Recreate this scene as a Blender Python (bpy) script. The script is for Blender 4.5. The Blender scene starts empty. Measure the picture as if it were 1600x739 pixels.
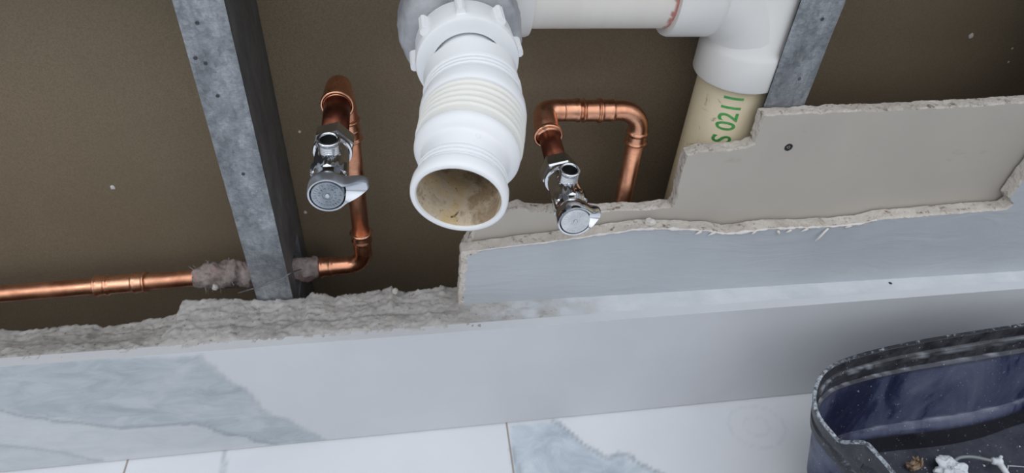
import bpy, bmesh, math, random
import numpy as np
from mathutils import Vector, Matrix, noise
from mathutils.geometry import tessellate_polygon

sc = bpy.context.scene
col = sc.collection
random.seed(7)
PI = math.pi
sm = lambda a, b, x: (lambda t: t * t * (3 - 2 * t))(max(0, min(1, (x - a) / (b - a))))

# ------------------------------------------------------------ camera
# world: x along the wall to the right, y into the wall, z up; the painted board face is y = 0, the floor z = 0
FPX = 1050.0
CAM = np.array([0.0, -0.414, 0.607])
_d = np.array([-93.0, -1171.0, -FPX]); _d /= np.linalg.norm(_d)
_r = np.array([7523.0, 344.0, -FPX]); _r /= np.linalg.norm(_r); _r -= _d * (_r @ _d); _r /= np.linalg.norm(_r)
_Z = -_d; _X = _r; _Y = np.cross(_Z, _X)
ROT = np.array([_X, _Y, _Z])
cd = bpy.data.cameras.new('camera'); cam = bpy.data.objects.new('camera', cd); col.objects.link(cam)
m4 = Matrix([list(ROT[i]) + [CAM[i]] for i in range(3)] + [[0, 0, 0, 1]])
cam.matrix_world = m4
cd.sensor_width = 36; cd.lens = 36 * FPX / 1600; cd.clip_start = 0.02
cd.dof.use_dof = True; cd.dof.focus_distance = 0.46; cd.dof.aperture_fstop = 11
sc.camera = cam

def _ray(u, v): return ROT @ np.array([u - 800, -(v - 369.5), -FPX])
def py(u, v, y): r = _ray(u, v); p = CAM + r * ((y - CAM[1]) / r[1]); return Vector(p)     # point of the plane y=const
def pz(u, v, z): r = _ray(u, v); p = CAM + r * ((z - CAM[2]) / r[2]); return Vector(p)     # point of the plane z=const

# ------------------------------------------------------------ world, lights, exposure
w = bpy.data.worlds.new('world'); sc.world = w; w.use_nodes = True
nt = w.node_tree; nt.nodes.clear()
out = nt.nodes.new('ShaderNodeOutputWorld'); bg = nt.nodes.new('ShaderNodeBackground')
tc = nt.nodes.new('ShaderNodeTexCoord'); sep = nt.nodes.new('ShaderNodeSeparateXYZ'); rmp = nt.nodes.new('ShaderNodeValToRGB')
nt.links.new(tc.outputs['Generated'], sep.inputs[0])
mp = nt.nodes.new('ShaderNodeMapRange'); mp.inputs[1].default_value = -1; mp.inputs[2].default_value = 1
nt.links.new(sep.outputs['Z'], mp.inputs[0]); nt.links.new(mp.outputs[0], rmp.inputs[0])
e = rmp.color_ramp.elements
e[0].position = 0.35; e[0].color = (0.03, 0.03, 0.033, 1)
e[1].position = 0.95; e[1].color = (0.62, 0.64, 0.67, 1)
k = e.new(0.52); k.color = (0.13, 0.135, 0.145, 1); k = e.new(0.72); k.color = (0.5, 0.51, 0.53, 1)
nt.links.new(rmp.outputs[0], bg.inputs[0]); nt.links.new(bg.outputs[0], out.inputs[0])
bg.inputs[1].default_value = 2.2

def area(name, loc, target, sx, sy, power, color):
    l = bpy.data.lights.new(name, 'AREA'); l.shape = 'RECTANGLE'; l.size = sx; l.size_y = sy; l.energy = power; l.color = color
    o = bpy.data.objects.new(name, l); col.objects.link(o); o.location = loc
    o.rotation_euler = (Vector(target) - Vector(loc)).to_track_quat('-Z', 'Y').to_euler()
    return o
area('ceiling_light', (-0.25, -0.52, 2.3), (-0.2, -0.45, 0.0), 0.5, 0.4, 2.0, (1.0, 0.99, 0.97))
area('window_light', (-1.4, -1.0, 1.4), (0.0, 0.05, 0.2), 0.5, 0.5, 2.5, (1.0, 0.99, 0.97))
sc.view_settings.view_transform = 'Standard'; sc.view_settings.look = 'None'
sc.view_settings.gamma = 1; sc.view_settings.use_curve_mapping = False
sc.view_settings.exposure = 0.0

# ------------------------------------------------------------ materials
def lin(c):
    return tuple(((x / 255) / 12.92 if x / 255 <= 0.04045 else ((x / 255 + 0.055) / 1.055) ** 2.4) for x in c) + (1,)

class Mat:
    def __init__(s, name, rough=0.5, metal=0.0, spec=0.5):
        s.m = bpy.data.materials.new(name); s.m.use_nodes = True
        s.t = s.m.node_tree; s.b = s.t.nodes['Principled BSDF']
        s.b.inputs['Roughness'].default_value = rough; s.b.inputs['Metallic'].default_value = metal
        s.b.inputs['Specular IOR Level'].default_value = spec
        s.co = s.t.nodes.new('ShaderNodeTexCoord').outputs['Object']
    def n(s, kind, **kw):
        x = s.t.nodes.new(kind)
        for a, b in kw.items():
            if a in x.inputs: x.inputs[a].default_value = b
            else: setattr(x, a, b)
        return x
    def noise(s, scale, detail=4, rough=0.55, stretch=None, dist=0):
        x = s.n('ShaderNodeTexNoise'); x.inputs['Scale'].default_value = scale; x.inputs['Detail'].default_value = detail
        x.inputs['Roughness'].default_value = rough; x.inputs['Distortion'].default_value = dist
        if stretch:
            mp = s.n('ShaderNodeMapping'); mp.inputs['Scale'].default_value = stretch
            s.t.links.new(s.co, mp.inputs[0]); s.t.links.new(mp.outputs[0], x.inputs['Vector'])
        else: s.t.links.new(s.co, x.inputs['Vector'])
        return x.outputs['Fac']
    def ramp(s, fac, stops):
        x = s.n('ShaderNodeValToRGB'); e = x.color_ramp.elements
        while len(e) < len(stops): e.new(0.5)
        for i, (p, c) in enumerate(stops):
            e[i].position = p; e[i].color = c if len(c) == 4 else lin(c)
        s.t.links.new(fac, x.inputs[0]); return x.outputs[0]
    def mix(s, fac, a, b, mode='MIX'):
        x = s.n('ShaderNodeMix'); x.data_type = 'RGBA'; x.blend_type = mode
        for v, i in ((fac, 0), (a, 6), (b, 7)):
            if isinstance(v, (int, float)): x.inputs[i].default_value = v
            elif isinstance(v, tuple): x.inputs[i].default_value = v if len(v) == 4 else lin(v)
            else: s.t.links.new(v, x.inputs[i])
        return x.outputs[2]
    def color(s, v):
        if isinstance(v, tuple): s.b.inputs['Base Color'].default_value = v if len(v) == 4 else lin(v)
        else: s.t.links.new(v, s.b.inputs['Base Color'])
        return s
    def roughness(s, v): s.t.links.new(v, s.b.inputs['Roughness']); return s
    def bump(s, fac, strength=0.3, dist=0.001):
        x = s.n('ShaderNodeBump'); x.inputs['Strength'].default_value = strength; x.inputs['Distance'].default_value = dist
        if 'prev' in s.__dict__: s.t.links.new(s.prev, x.inputs['Normal'])
        s.t.links.new(fac, x.inputs['Height']); s.prev = x.outputs[0]; s.t.links.new(s.prev, s.b.inputs['Normal']); return s
    def math(s, op, a, v):
        x = s.n('ShaderNodeMath', operation=op); s.t.links.new(a, x.inputs[0]); x.inputs[1].default_value = v; return x.outputs[0]
    def attr(s, name):
        x = s.n('ShaderNodeAttribute'); x.attribute_name = name; return x.outputs['Fac']
BW = lambda a, b: [(a, (0, 0, 0, 1)), (b, (1, 1, 1, 1))]

def M_paint(name, c1, c2, rough=0.5, bump=0.15):
    s = Mat(name, rough); s.color(s.ramp(s.noise(6, 5), [(0.3, c1), (0.7, c2)]))
    s.bump(s.noise(420, 3), bump, 0.0004); s.bump(s.noise(14, 4), 0.25, 0.002); return s.m
wall_paint = Mat('blue_grey_wall_paint', 0.42)
wall_paint.color(wall_paint.ramp(wall_paint.noise(7, 5), [(0.3, (174, 180, 187)), (0.7, (186, 192, 198))]))
wall_paint.bump(wall_paint.noise(500, 3), 0.1, 0.0004)
wall_paint.bump(wall_paint.noise(26, 5, 0.6, (0.45, 1, 1.7), 1.2), 0.35, 0.004); wall_paint = wall_paint.m

s = Mat('grey_drywall_paper', 0.85, spec=0.2)
c = s.ramp(s.noise(5, 5), [(0.3, (176, 171, 164)), (0.7, (190, 185, 177))])
c = s.mix(s.ramp(s.noise(60, 6, 0.7, (0.3, 1, 1)), BW(0.62, 0.8)), c, (158, 150, 140)); s.color(c)
s.bump(s.noise(700, 2), 0.12, 0.0003); board_paper = s.m

s = Mat('broken_gypsum', 0.95, spec=0.15)
c = s.ramp(s.noise(30, 8, 0.65), [(0.25, (170, 163, 155)), (0.5, (205, 199, 192)), (0.8, (222, 218, 212))])
c = s.mix(s.ramp(s.noise(140, 6, 0.7), BW(0.56, 0.66)), c, (132, 120, 106))
c = s.mix(s.ramp(s.noise(420, 4, 0.7), BW(0.62, 0.72)), c, (88, 78, 68)); s.color(c)
s.bump(s.noise(130, 8, 0.7), 0.9, 0.002); s.bump(s.noise(600, 5, 0.7), 0.6, 0.0006); gypsum = s.m

s = Mat('white_torn_plaster', 0.9, spec=0.2)
s.color(s.ramp(s.noise(60, 6), [(0.3, (206, 202, 198)), (0.7, (228, 225, 222))])); s.bump(s.noise(200, 6, 0.7), 0.6, 0.001); white_gyp = s.m

s = Mat('brown_paper', 0.8, spec=0.25)
c = s.ramp(s.noise(4, 6, 0.6), [(0.3, (122, 110, 92)), (0.7, (140, 127, 107))])
c = s.mix(s.ramp(s.noise(900, 2), BW(0.35, 0.7)), c, (118, 105, 87))
c = s.mix(s.ramp(s.noise(16, 8, 0.7), BW(0.74, 0.8)), c, (158, 150, 138))
c = s.mix(s.ramp(s.noise(22, 8, 0.75, dist=2), BW(0.2, 0.3)), (75, 62, 50), c); s.color(c)
s.bump(s.noise(500, 2), 0.15, 0.0004); brown = s.m
s = Mat('brown_edge_paper', 0.9, spec=0.15)
s.color(s.ramp(s.noise(80, 5), [(0.3, (150, 122, 96)), (0.7, (176, 148, 120))])); edge_paper = s.m

s = Mat('galvanized_steel', 0.45, 0.6)
v = s.n('ShaderNodeTexVoronoi'); v.inputs['Scale'].default_value = 260; s.t.links.new(s.co, v.inputs['Vector'])
c1 = s.ramp(s.noise(55, 7, 0.7, (1, 1, 0.5)), [(0.3, (110, 114, 119)), (0.55, (158, 163, 168)), (0.78, (212, 216, 220))])
bwn = s.n('ShaderNodeRGBToBW'); s.t.links.new(v.outputs['Color'], bwn.inputs[0]); c1 = s.mix(0.3, c1, bwn.outputs[0], 'SOFT_LIGHT')
c1 = s.mix(s.ramp(s.noise(38, 8, 0.75, dist=1.5), BW(0.62, 0.7)), c1, (200, 205, 208))
c1 = s.mix(s.ramp(s.noise(95, 5, 0.6), BW(0.66, 0.74)), c1, (92, 95, 100)); c1 = s.mix(s.ramp(s.noise(320, 4, 0.7, (1, 1, 2.2)), [(0.35, (0.35, 0.35, 0.35, 1)), (0.65, (0, 0, 0, 1))]), c1, (84, 90, 98)); s.color(c1)
s.roughness(s.ramp(s.noise(70, 6), [(0.3, (0.38,) * 3 + (1,)), (0.7, (0.6,) * 3 + (1,))])); s.bump(s.noise(90, 4), 0.25, 0.0008); galv = s.m
s = Mat('hole_grey', 0.6, 0.3); s.color((74, 76, 80)); holem = s.m
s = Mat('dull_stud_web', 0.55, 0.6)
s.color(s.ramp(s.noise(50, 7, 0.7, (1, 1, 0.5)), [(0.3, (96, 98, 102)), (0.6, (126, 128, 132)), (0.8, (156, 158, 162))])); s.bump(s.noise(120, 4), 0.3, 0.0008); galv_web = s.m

def M_copper(name, c1, c2, c3, rough):
    s = Mat(name, rough, 1.0)
    c = s.ramp(s.noise(45, 6, 0.65, dist=0.6), [(0.3, c1), (0.55, c2), (0.8, c3)])
    c = s.mix(s.ramp(s.noise(120, 6, 0.7), BW(0.66, 0.8)), c, (136, 84, 66)); s.color(c)
    s.roughness(s.ramp(s.noise(60, 5), [(0.3, (rough - 0.08,) * 3 + (1,)), (0.7, (rough + 0.12,) * 3 + (1,))]))
    s.bump(s.noise(180, 4), 0.12, 0.0006); return s.m
copper = M_copper('copper', (182, 124, 98), (216, 160, 130), (238, 192, 162), 0.34)
copper_bright = M_copper('bright_copper_fitting', (212, 146, 114), (238, 178, 146), (250, 208, 178), 0.28)
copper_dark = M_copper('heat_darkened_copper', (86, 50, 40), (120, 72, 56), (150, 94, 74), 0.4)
s = Mat('solder', 0.35, 0.9); s.color((178, 140, 122)); solder = s.m

s = Mat('chrome', 0.09, 1.0); s.color(s.ramp(s.noise(60, 4), [(0.3, (206, 210, 216)), (0.7, (230, 233, 238))]))
s.bump(s.noise(70, 3), 0.06, 0.0006); chrome = s.m
s = Mat('dull_chrome', 0.3, 0.9); s.color((206, 211, 219)); chrome_dull = s.m
s = Mat('cap_face', 0.45, 0.3); s.color(s.ramp(s.noise(120, 4), [(0.3, (206, 210, 215)), (0.7, (226, 229, 233))])); s.bump(s.noise(500, 3), 0.2, 0.0003); capm = s.m
s = Mat('cap_face_grey', 0.4, 0.6); s.color(s.ramp(s.noise(120, 4), [(0.3, (138, 146, 155)), (0.7, (172, 180, 189))])); s.bump(s.noise(500, 3), 0.2, 0.0003); cap_grey = s.m
s = Mat('dark_bore', 0.6, 0.3); s.color((28, 28, 30)); bore = s.m

s = Mat('white_plastic', 0.4, spec=0.45); s.color(s.ramp(s.noise(12, 3), [(0.3, (234, 237, 240)), (0.7, (240, 242, 245))]))
s.bump(s.noise(150, 3), 0.04, 0.0005); white_pl = s.m
s = Mat('ivory_plastic', 0.45, spec=0.4); s.color((234, 234, 229)); ivory = s.m
s = Mat('pvc_fitting_white', 0.36, spec=0.45); s.color(s.ramp(s.noise(9, 4), [(0.3, (218, 218, 216)), (0.7, (230, 230, 228))])); s.bump(s.noise(160, 3), 0.08, 0.0005); pvc = s.m
s = Mat('pvc_pipe_offwhite', 0.4, spec=0.4)
c = s.ramp(s.noise(10, 4, 0.5, (3, 0.4, 0.4)), [(0.3, (226, 222, 215)), (0.7, (236, 233, 227))])
c = s.mix(s.attr('mask'), c, (176, 74, 56)); s.color(c); pvc_h = s.m
s = Mat('old_pvc_cream', 0.42, spec=0.4)
c = s.ramp(s.noise(14, 5, 0.6, (1, 1, 0.5)), [(0.3, (196, 182, 150)), (0.7, (218, 207, 180))])
c = s.mix(s.ramp(s.noise(55, 7, 0.7, dist=1), BW(0.60, 0.70)), c, (128, 114, 92))
c = s.mix(s.ramp(s.noise(180, 5, 0.6), BW(0.72, 0.76)), c, (140, 84, 58)); s.color(c); pvc_old = s.m
s = Mat('green_ink', 0.5); s.color(s.ramp(s.noise(400, 4), [(0.35, (60, 150, 72)), (0.75, (96, 172, 100))])); green = s.m
s = Mat('stained_inside', 0.5, spec=0.4)
c = s.ramp(s.noise(28, 6, 0.65, dist=1), [(0.36, (216, 194, 152)), (0.48, (218, 206, 186)), (0.58, (168, 148, 122)), (0.72, (196, 180, 160))])
c = s.mix(s.ramp(s.noise(110, 8, 0.75, dist=1.5), BW(0.6, 0.68)), c, (96, 74, 50))
c = s.mix(s.ramp(s.noise(420, 4, 0.7), BW(0.62, 0.7)), c, (70, 54, 40)); s.color(c); s.bump(s.noise(200, 6), 0.5, 0.001); stained = s.m
s = Mat('grey_sealant', 0.6, spec=0.3); s.color(s.ramp(s.noise(50, 6), [(0.3, (140, 143, 149)), (0.7, (182, 185, 190))])); s.bump(s.noise(90, 6), 0.6, 0.002); sealant_m = s.m
s = Mat('primer_stain', 0.5); s.color((178, 92, 76)); primer = s.m
s = Mat('grey_fibrous_plaster', 0.95, spec=0.1)
c = s.ramp(s.noise(70, 7, 0.7), [(0.3, (98, 90, 88)), (0.5, (150, 140, 137)), (0.75, (190, 178, 175))]); c = s.mix(s.ramp(s.noise(30, 4), BW(0.5, 0.7)), c, (178, 142, 140))
s.color(c); s.bump(s.noise(200, 6, 0.7), 1.0, 0.002); fib = s.m
s = Mat('pale_plaster', 0.9, spec=0.1); s.color((196, 192, 188)); pale = s.m
s = Mat('black_screw', 0.4, 0.6); s.color(s.ramp(s.noise(900, 3), [(0.4, (42, 43, 46)), (0.7, (96, 100, 104))])); screw_m = s.m
s = Mat('grout', 0.85, spec=0.2); s.color((160, 152, 146)); grout = s.m

# marble: the veins come from a mask laid out on the tile, broken up by noise
def M_marble(name, base1, base2, vein1, vein2, rough):
    s = Mat(name, rough, spec=0.5)
    base = s.ramp(s.noise(8, 4), [(0.3, base1), (0.7, base2)])
    vn = s.ramp(s.noise(26, 8, 0.65, (1.0, 1, 2.2), 0.8), [(0.36, vein1), (0.66, vein2)])
    c = s.mix(s.attr('mask'), base, vn)
    c = s.mix(s.attr('line'), c, (136, 146, 154))
    s.color(c); s.bump(s.noise(300, 3), 0.05, 0.0003); return s.m
marble_wall = M_marble('marble_wall_tile', (196, 199, 204), (204, 207, 212), (152, 163, 171), (182, 190, 196), 0.28)
marble_floor = M_marble('marble_floor_tile', (214, 218, 224), (221, 224, 229), (168, 180, 192), (204, 213, 221), 0.22)

# tub
def M_tub():
    s = Mat('dusty_tub_plastic', 0.42, spec=0.45)
    sp = s.n('ShaderNodeSeparateXYZ'); s.t.links.new(s.co, sp.inputs[0])
    band = s.ramp(sp.outputs['Z'], [(0.123, (0, 0, 0, 1)), (0.126, (1, 1, 1, 1))])
    low = s.ramp(sp.outputs['Z'], [(0.053, (1, 1, 1, 1)), (0.0545, (0, 0, 0, 1))])
    navy = s.ramp(s.noise(13, 7, 0.62, (1, 1, 0.55), 0.9), [(0.40, (17, 23, 54)), (0.455, (30, 36, 68)), (0.50, (62, 67, 94)), (0.75, (98, 104, 124))])
    blk = s.ramp(s.noise(60, 7, 0.7), [(0.4, (32, 33, 38)), (0.75, (70, 73, 79))])
    c = s.mix(band, navy, blk)
    c = s.mix(low, c, (36, 37, 44))
    c = s.mix(s.ramp(s.noise(48, 8, 0.78, (1, 1, 0.5), 2.0), BW(0.62, 0.72)), c, (120, 126, 140))
    c = s.mix(s.ramp(s.noise(520, 3, 0.6), BW(0.69, 0.73)), c, (214, 217, 222))
    c = s.mix(s.attr('mask'), c, (196, 202, 212)); s.color(c)
    s.roughness(s.ramp(s.noise(30, 6), [(0.35, (0.25,) * 3 + (1,)), (0.65, (0.6,) * 3 + (1,))])); s.bump(s.noise(60, 5), 0.2, 0.001); return s.m
tub_m = M_tub()
s = Mat('tub_rim_dust', 0.8, spec=0.2); c = s.ramp(s.noise(260, 6, 0.7), [(0.42, (80, 84, 90)), (0.6, (176, 184, 194)), (0.8, (222, 228, 234))])
sp = s.n('ShaderNodeSeparateXYZ'); s.t.links.new(s.co, sp.inputs[0])
c2 = s.ramp(s.noise(200, 6, 0.7), [(0.55, (46, 48, 54)), (0.68, (150, 156, 164)), (0.8, (214, 220, 226))])
c = s.mix(s.ramp(s.math('ADD', sp.outputs['X'], 0.20), [(0.0, (0, 0, 0, 1)), (0.04, (1, 1, 1, 1))]), c, c2)
s.color(c); rim_dust = s.m
s = Mat('tub_bottom', 0.55, spec=0.4)
c = s.ramp(s.noise(40, 7, 0.7), [(0.35, (40, 43, 54)), (0.7, (72, 76, 88))]); c = s.mix(s.ramp(s.noise(380, 4, 0.65), BW(0.66, 0.7)), c, (205, 208, 212)); s.color(c); tub_bot = s.m
s = Mat('white_scrap', 0.6, spec=0.3); s.color(s.ramp(s.noise(90, 5), [(0.3, (205, 212, 220)), (0.7, (236, 239, 242))])); scrap = s.m
s = Mat('translucent_tube', 0.35, spec=0.5); s.color((150, 158, 160)); s.b.inputs['Transmission Weight'].default_value = 0.25; tube_m = s.m
s = Mat('debris_brown', 0.8); s.color(s.ramp(s.noise(200, 4), [(0.35, (104, 72, 48)), (0.65, (206, 184, 158))])); debris_m = s.m
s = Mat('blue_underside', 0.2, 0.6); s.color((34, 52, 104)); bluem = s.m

# ------------------------------------------------------------ mesh helpers
class MB:
    def __init__(s): s.v = []; s.f = []; s.m = []; s.att = {}
    def add(s, verts, faces, mi=0):
        o = len(s.v); s.v += [tuple(v) for v in verts]; s.f += [tuple(i + o for i in f) for f in faces]; s.m += [mi] * len(faces); return o
    def build(s, name, mats, parent=None, smooth=True, loc=None, sharp=None):
        if not isinstance(mats, (list, tuple)): mats = [mats]
        V = np.array(s.v, float)
        if parent is not None: base = wloc(parent); org = base
        else:
            if loc is None: loc = ((V[:, 0].min() + V[:, 0].max()) / 2, (V[:, 1].min() + V[:, 1].max()) / 2, V[:, 2].min())
            org = Vector(loc)
        me = bpy.data.meshes.new(name); me.from_pydata((V - np.array(org)).tolist(), [], s.f); 
        for m in mats: me.materials.append(m)
        me.polygons.foreach_set('material_index', s.m)
        me.polygons.foreach_set('use_smooth', [smooth] * len(s.f))
        for k, vals in s.att.items():
            a = me.attributes.new(k, 'FLOAT', 'POINT'); vals = list(vals) + [0.0] * (len(V) - len(vals)); a.data.foreach_set('value', vals)
        me.update(); me.validate()
        bm = bmesh.new(); bm.from_mesh(me); bmesh.ops.recalc_face_normals(bm, faces=bm.faces)
        if sharp:
            for ed in bm.edges:
                if len(ed.link_faces) == 2 and ed.calc_face_angle(0) > math.radians(sharp): ed.smooth = False
        bm.to_mesh(me); bm.free()
        o = bpy.data.objects.new(name, me); col.objects.link(o)
        if parent is not None: o.parent = parent
        else: o.location = org
        return o
def wloc(o):
    l = Vector((0, 0, 0))
    while o is not None: l += o.location; o = o.parent
    return l
def thing(name, label, cat, loc, group=None):
    o = bpy.data.objects.new(name, None); col.objects.link(o); o.location = loc; o.empty_display_size = 0.02
    o['label'] = label; o['category'] = cat
    if group: o['group'] = group
    return o
def tag(o, label, cat, group=None, kind=None):
    o['label'] = label; o['category'] = cat
    if group: o['group'] = group
    if kind: o['kind'] = kind
    return o
def structure(o): o['kind'] = 'structure'; return o

def box(mb, a, b, mi=0):
    x0, y0, z0 = a; x1, y1, z1 = b
    mb.add([(x0, y0, z0), (x1, y0, z0), (x1, y1, z0), (x0, y1, z0), (x0, y0, z1), (x1, y0, z1), (x1, y1, z1), (x0, y1, z1)],
           [(0, 3, 2, 1), (4, 5, 6, 7), (0, 1, 5, 4), (1, 2, 6, 5), (2, 3, 7, 6), (3, 0, 4, 7)], mi)

def frames(pts):
    pts = [Vector(p) for p in pts]; T = []
    for i in range(len(pts)):
        a = pts[max(i - 1, 0)]; b = pts[min(i + 1, len(pts) - 1)]; t = (b - a)
        if t.length < 1e-9: t = T[-1] if T else Vector((0, 0, 1))
        T.append(t.normalized())
    n = T[0].orthogonal().normalized(); N = []
    for i, t in enumerate(T):
        n = (n - t * n.dot(t)).normalized(); N.append(n.copy())
    return pts, T, N
def sweep(mb, pts, radii, seg=32, mi=0, caps=(True, True), fn=None, start=None):
    pts, T, N = frames(pts)
    if start is not None:
        n = Vector(start)
        for i, t in enumerate(T): n = (n - t * n.dot(t)).normalized(); N[i] = n.copy()
    if not hasattr(radii, '__len__'): radii = [radii] * len(pts)
    V = []; F = []
    for i, (p, t, n) in enumerate(zip(pts, T, N)):
        b = t.cross(n)
        for k in range(seg):
            a = 2 * PI * k / seg; r = radii[i] * (fn(i, a) if fn else 1)
            V.append(p + (n * math.cos(a) + b * math.sin(a)) * r)
    for i in range(len(pts) - 1):
        for k in range(seg):
            k2 = (k + 1) % seg; F.append((i * seg + k, i * seg + k2, (i + 1) * seg + k2, (i + 1) * seg + k))
    if caps[0]: F.append(tuple(range(seg - 1, -1, -1)))
    if caps[1]: F.append(tuple((len(pts) - 1) * seg + k for k in range(seg)))
    return mb.add(V, F, mi)
def lathe(mb, org, axis, prof, seg=48, mi=0, caps=(True, True), fn=None, start=None):
    """prof: (distance along axis, radius); rings all square to one axis, so steps stay crisp"""
    org = Vector(org); ax = Vector(axis).normalized()
    n = (Vector(start) if start else ax.orthogonal()); n = (n - ax * n.dot(ax)).normalized(); b = ax.cross(n)
    V = []; F = []
    for i, (t, r) in enumerate(prof):
        for k in range(seg):
            a = 2 * PI * k / seg; q = r * (fn(i, a) if fn else 1)
            V.append(org + ax * t + (n * math.cos(a) + b * math.sin(a)) * q)
    L = len(prof)
    for i in range(L - 1):
        for k in range(seg):
            k2 = (k + 1) % seg; F.append((i * seg + k, i * seg + k2, (i + 1) * seg + k2, (i + 1) * seg + k))
    if caps[0]: F.append(tuple(range(seg - 1, -1, -1)))
    if caps[1]: F.append(tuple((L - 1) * seg + k for k in range(seg)))
    return mb.add(V, F, mi)
def arc(c, a, b, ang0=0, ang1=90, n=10):
    """points c + a*cos + b*sin (a, b vectors)"""
    c = Vector(c); a = Vector(a); b = Vector(b)
    return [c + a * math.cos(math.radians(t)) + b * math.sin(math.radians(t)) for t in np.linspace(ang0, ang1, n)]
def catmull(P, per=8, closed=False):
    P = [Vector(p) for p in P]; n = len(P); R = []
    rng = range(n) if closed else range(n - 1)
    for i in rng:
        g = (lambda j: P[j % n]) if closed else (lambda j: P[min(max(j, 0), n - 1)])
        a, b, c, d = g(i - 1), g(i), g(i + 1), g(i + 2)
        for k in range(per):
            t = k / per
            R.append(0.5 * ((2 * b) + (c - a) * t + (2 * a - 5 * b + 4 * c - d) * t * t + (3 * b - a - 3 * c + d) * t ** 3))
    if not closed: R.append(P[-1])
    return R
def nz(x, y, z, s): return noise.noise(Vector((x * s, y * s, z * s)))
def fbm(x, y, z, s, o=4):
    v = 0; a = 1
    for _ in range(o): v += a * noise.noise(Vector((x * s, y * s, z * s))); s *= 2.1; a *= 0.55
    return v

# ------------------------------------------------------------ board with a jagged cut outline
def resample(loop, step):
    R = []; n = len(loop)
    for i in range(n):
        a = Vector(loop[i]); b = Vector(loop[(i + 1) % n]); L = (b - a).length
        near = max(abs(a.x), abs(b.x)) < 0.75 and max(a.y, b.y) < 0.48 and min(a.y, b.y) > 0.05
        k = max(1, int(L / (step if near else 0.08)))
        for j in range(k): R.append(a.lerp(b, j / k))
    return R
def board(name, outer, hole, y0, y1, mats, jag, seed, rowamp):
    mb = MB(); K = 7
    loops = [[Vector((x, z)) for x, z in outer]]
    h = resample([Vector(p) for p in hole], 0.0018); n = len(h)
    nor = []
    for i in range(n):
        t = (h[(i + 1) % n] - h[i - 1]); nor.append(Vector((t.y, -t.x)).normalized())
    rows = []
    for r in range(K):
        y = y0 + (y1 - y0) * r / (K - 1); row = []
        for i, p in enumerate(h):
            d = jag * fbm(p.x, seed, p.y, 60, 5) + rowamp * fbm(p.x, y * 1.0 + seed, p.y, 160, 4)
            if r == 0: d += 0.0012 * abs(fbm(p.x, seed + 5, p.y, 350, 3)) * (1 if name == 'wall_front' else 0.5)
            if r == 0: d += 0.0035 * sm(0.055, 0.035, p.x) * sm(-0.1, 0.0, p.x) * (1 + 0.8 * fbm(p.x, seed, p.y, 120, 3)) + 0.0005
            row.append(p + nor[i] * d)
        rows.append((y, row))
    # cut strip
    o = mb.add([(p.x, y, p.y) for y, row in rows for p in row],
               [(r * n + i, r * n + (i + 1) % n, (r + 1) * n + (i + 1) % n, (r + 1) * n + i) for r in range(K - 1) for i in range(n)], 1)
    for (y, row), mi in ((rows[0], 0), (rows[-1], 2)):
        lo = [Vector((x, z, 0)) for x, z in outer]; hh = [Vector((p.x, p.y, 0)) for p in row]
        tris = tessellate_polygon([lo, hh]); allp = lo + hh
        mb.add([(p.x, y, p.y) for p in allp], tris, mi)
    ol = [(x, z) for x, z in outer]; q = len(ol)
    mb.add([(x, y0, z) for x, z in ol] + [(x, y1, z) for x, z in ol], [(i, (i + 1) % q, q + (i + 1) % q, q + i) for i in range(q)], 2)
    return structure(mb.build(name, mats, None, smooth=False, loc=(0, 0, 0)))

def P(lst, y): return [(py(u, v, y).x, py(u, v, y).z) for u, v in lst]
OUT = [(-1.1, 0.0), (1.3, 0.0), (1.3, 1.6), (-1.1, 1.6)]
top1 = P([(716, 478), (718, 440), (722, 396), (790, 386), (860, 378), (930, 368), (1000, 358), (1060, 358), (1110, 361), (1135, 366), (1200, 358),
          (1300, 354), (1345, 350), (1372, 343), (1430, 338), (1500, 332), (1572, 327), (1581, 320), (1578, 310), (1586, 298)], 0.0)
hole1 = [(-0.70, 0.11), (0.031, 0.11)] + top1 + [(0.540, 0.30), (0.541, 0.36), (0.540, 0.50), (-0.70, 0.50)]
wall_front = board('wall_front', OUT, hole1, 0.0, 0.0127, [wall_paint, gypsum, board_paper], 0.0009, 3.0, 0.0006)
top2 = P([(733, 372), (742, 352), (792, 330), (812, 325), (830, 331), (900, 331), (1000, 328), (1050, 324)], 0.0150) + \
       P([(1056, 312), (1062, 280), (1074, 243), (1092, 237), (1120, 236), (1165, 231), (1180, 225), (1186, 205), (1194, 181), (1300, 175), (1400, 172), (1500, 167), (1600, 160)], 0.0150)
x6 = 0.60
hole2 = [(-0.70, 0.11), (0.036, 0.11), (0.036, 0.20)] + top2 + [(0.60, top2[-1][1]), (0.66, 0.345), (0.80, 0.345), (0.80, 0.505), (-0.70, 0.505)]
board('wall_front_inner', [(-1.1, 0.0), (1.3, 0.0), (1.3, 1.6), (-1.1, 1.6)], hole2, 0.0150, 0.0262, [board_paper, gypsum, edge_paper], 0.0010, 9.0, 0.0009)

# cavity back sheet, sole plate
mb = MB(); box(mb, (-1.1, 0.119, 0.0), (1.3, 0.131, 1.6)); structure(mb.build('wall_back', brown, smooth=False))
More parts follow.
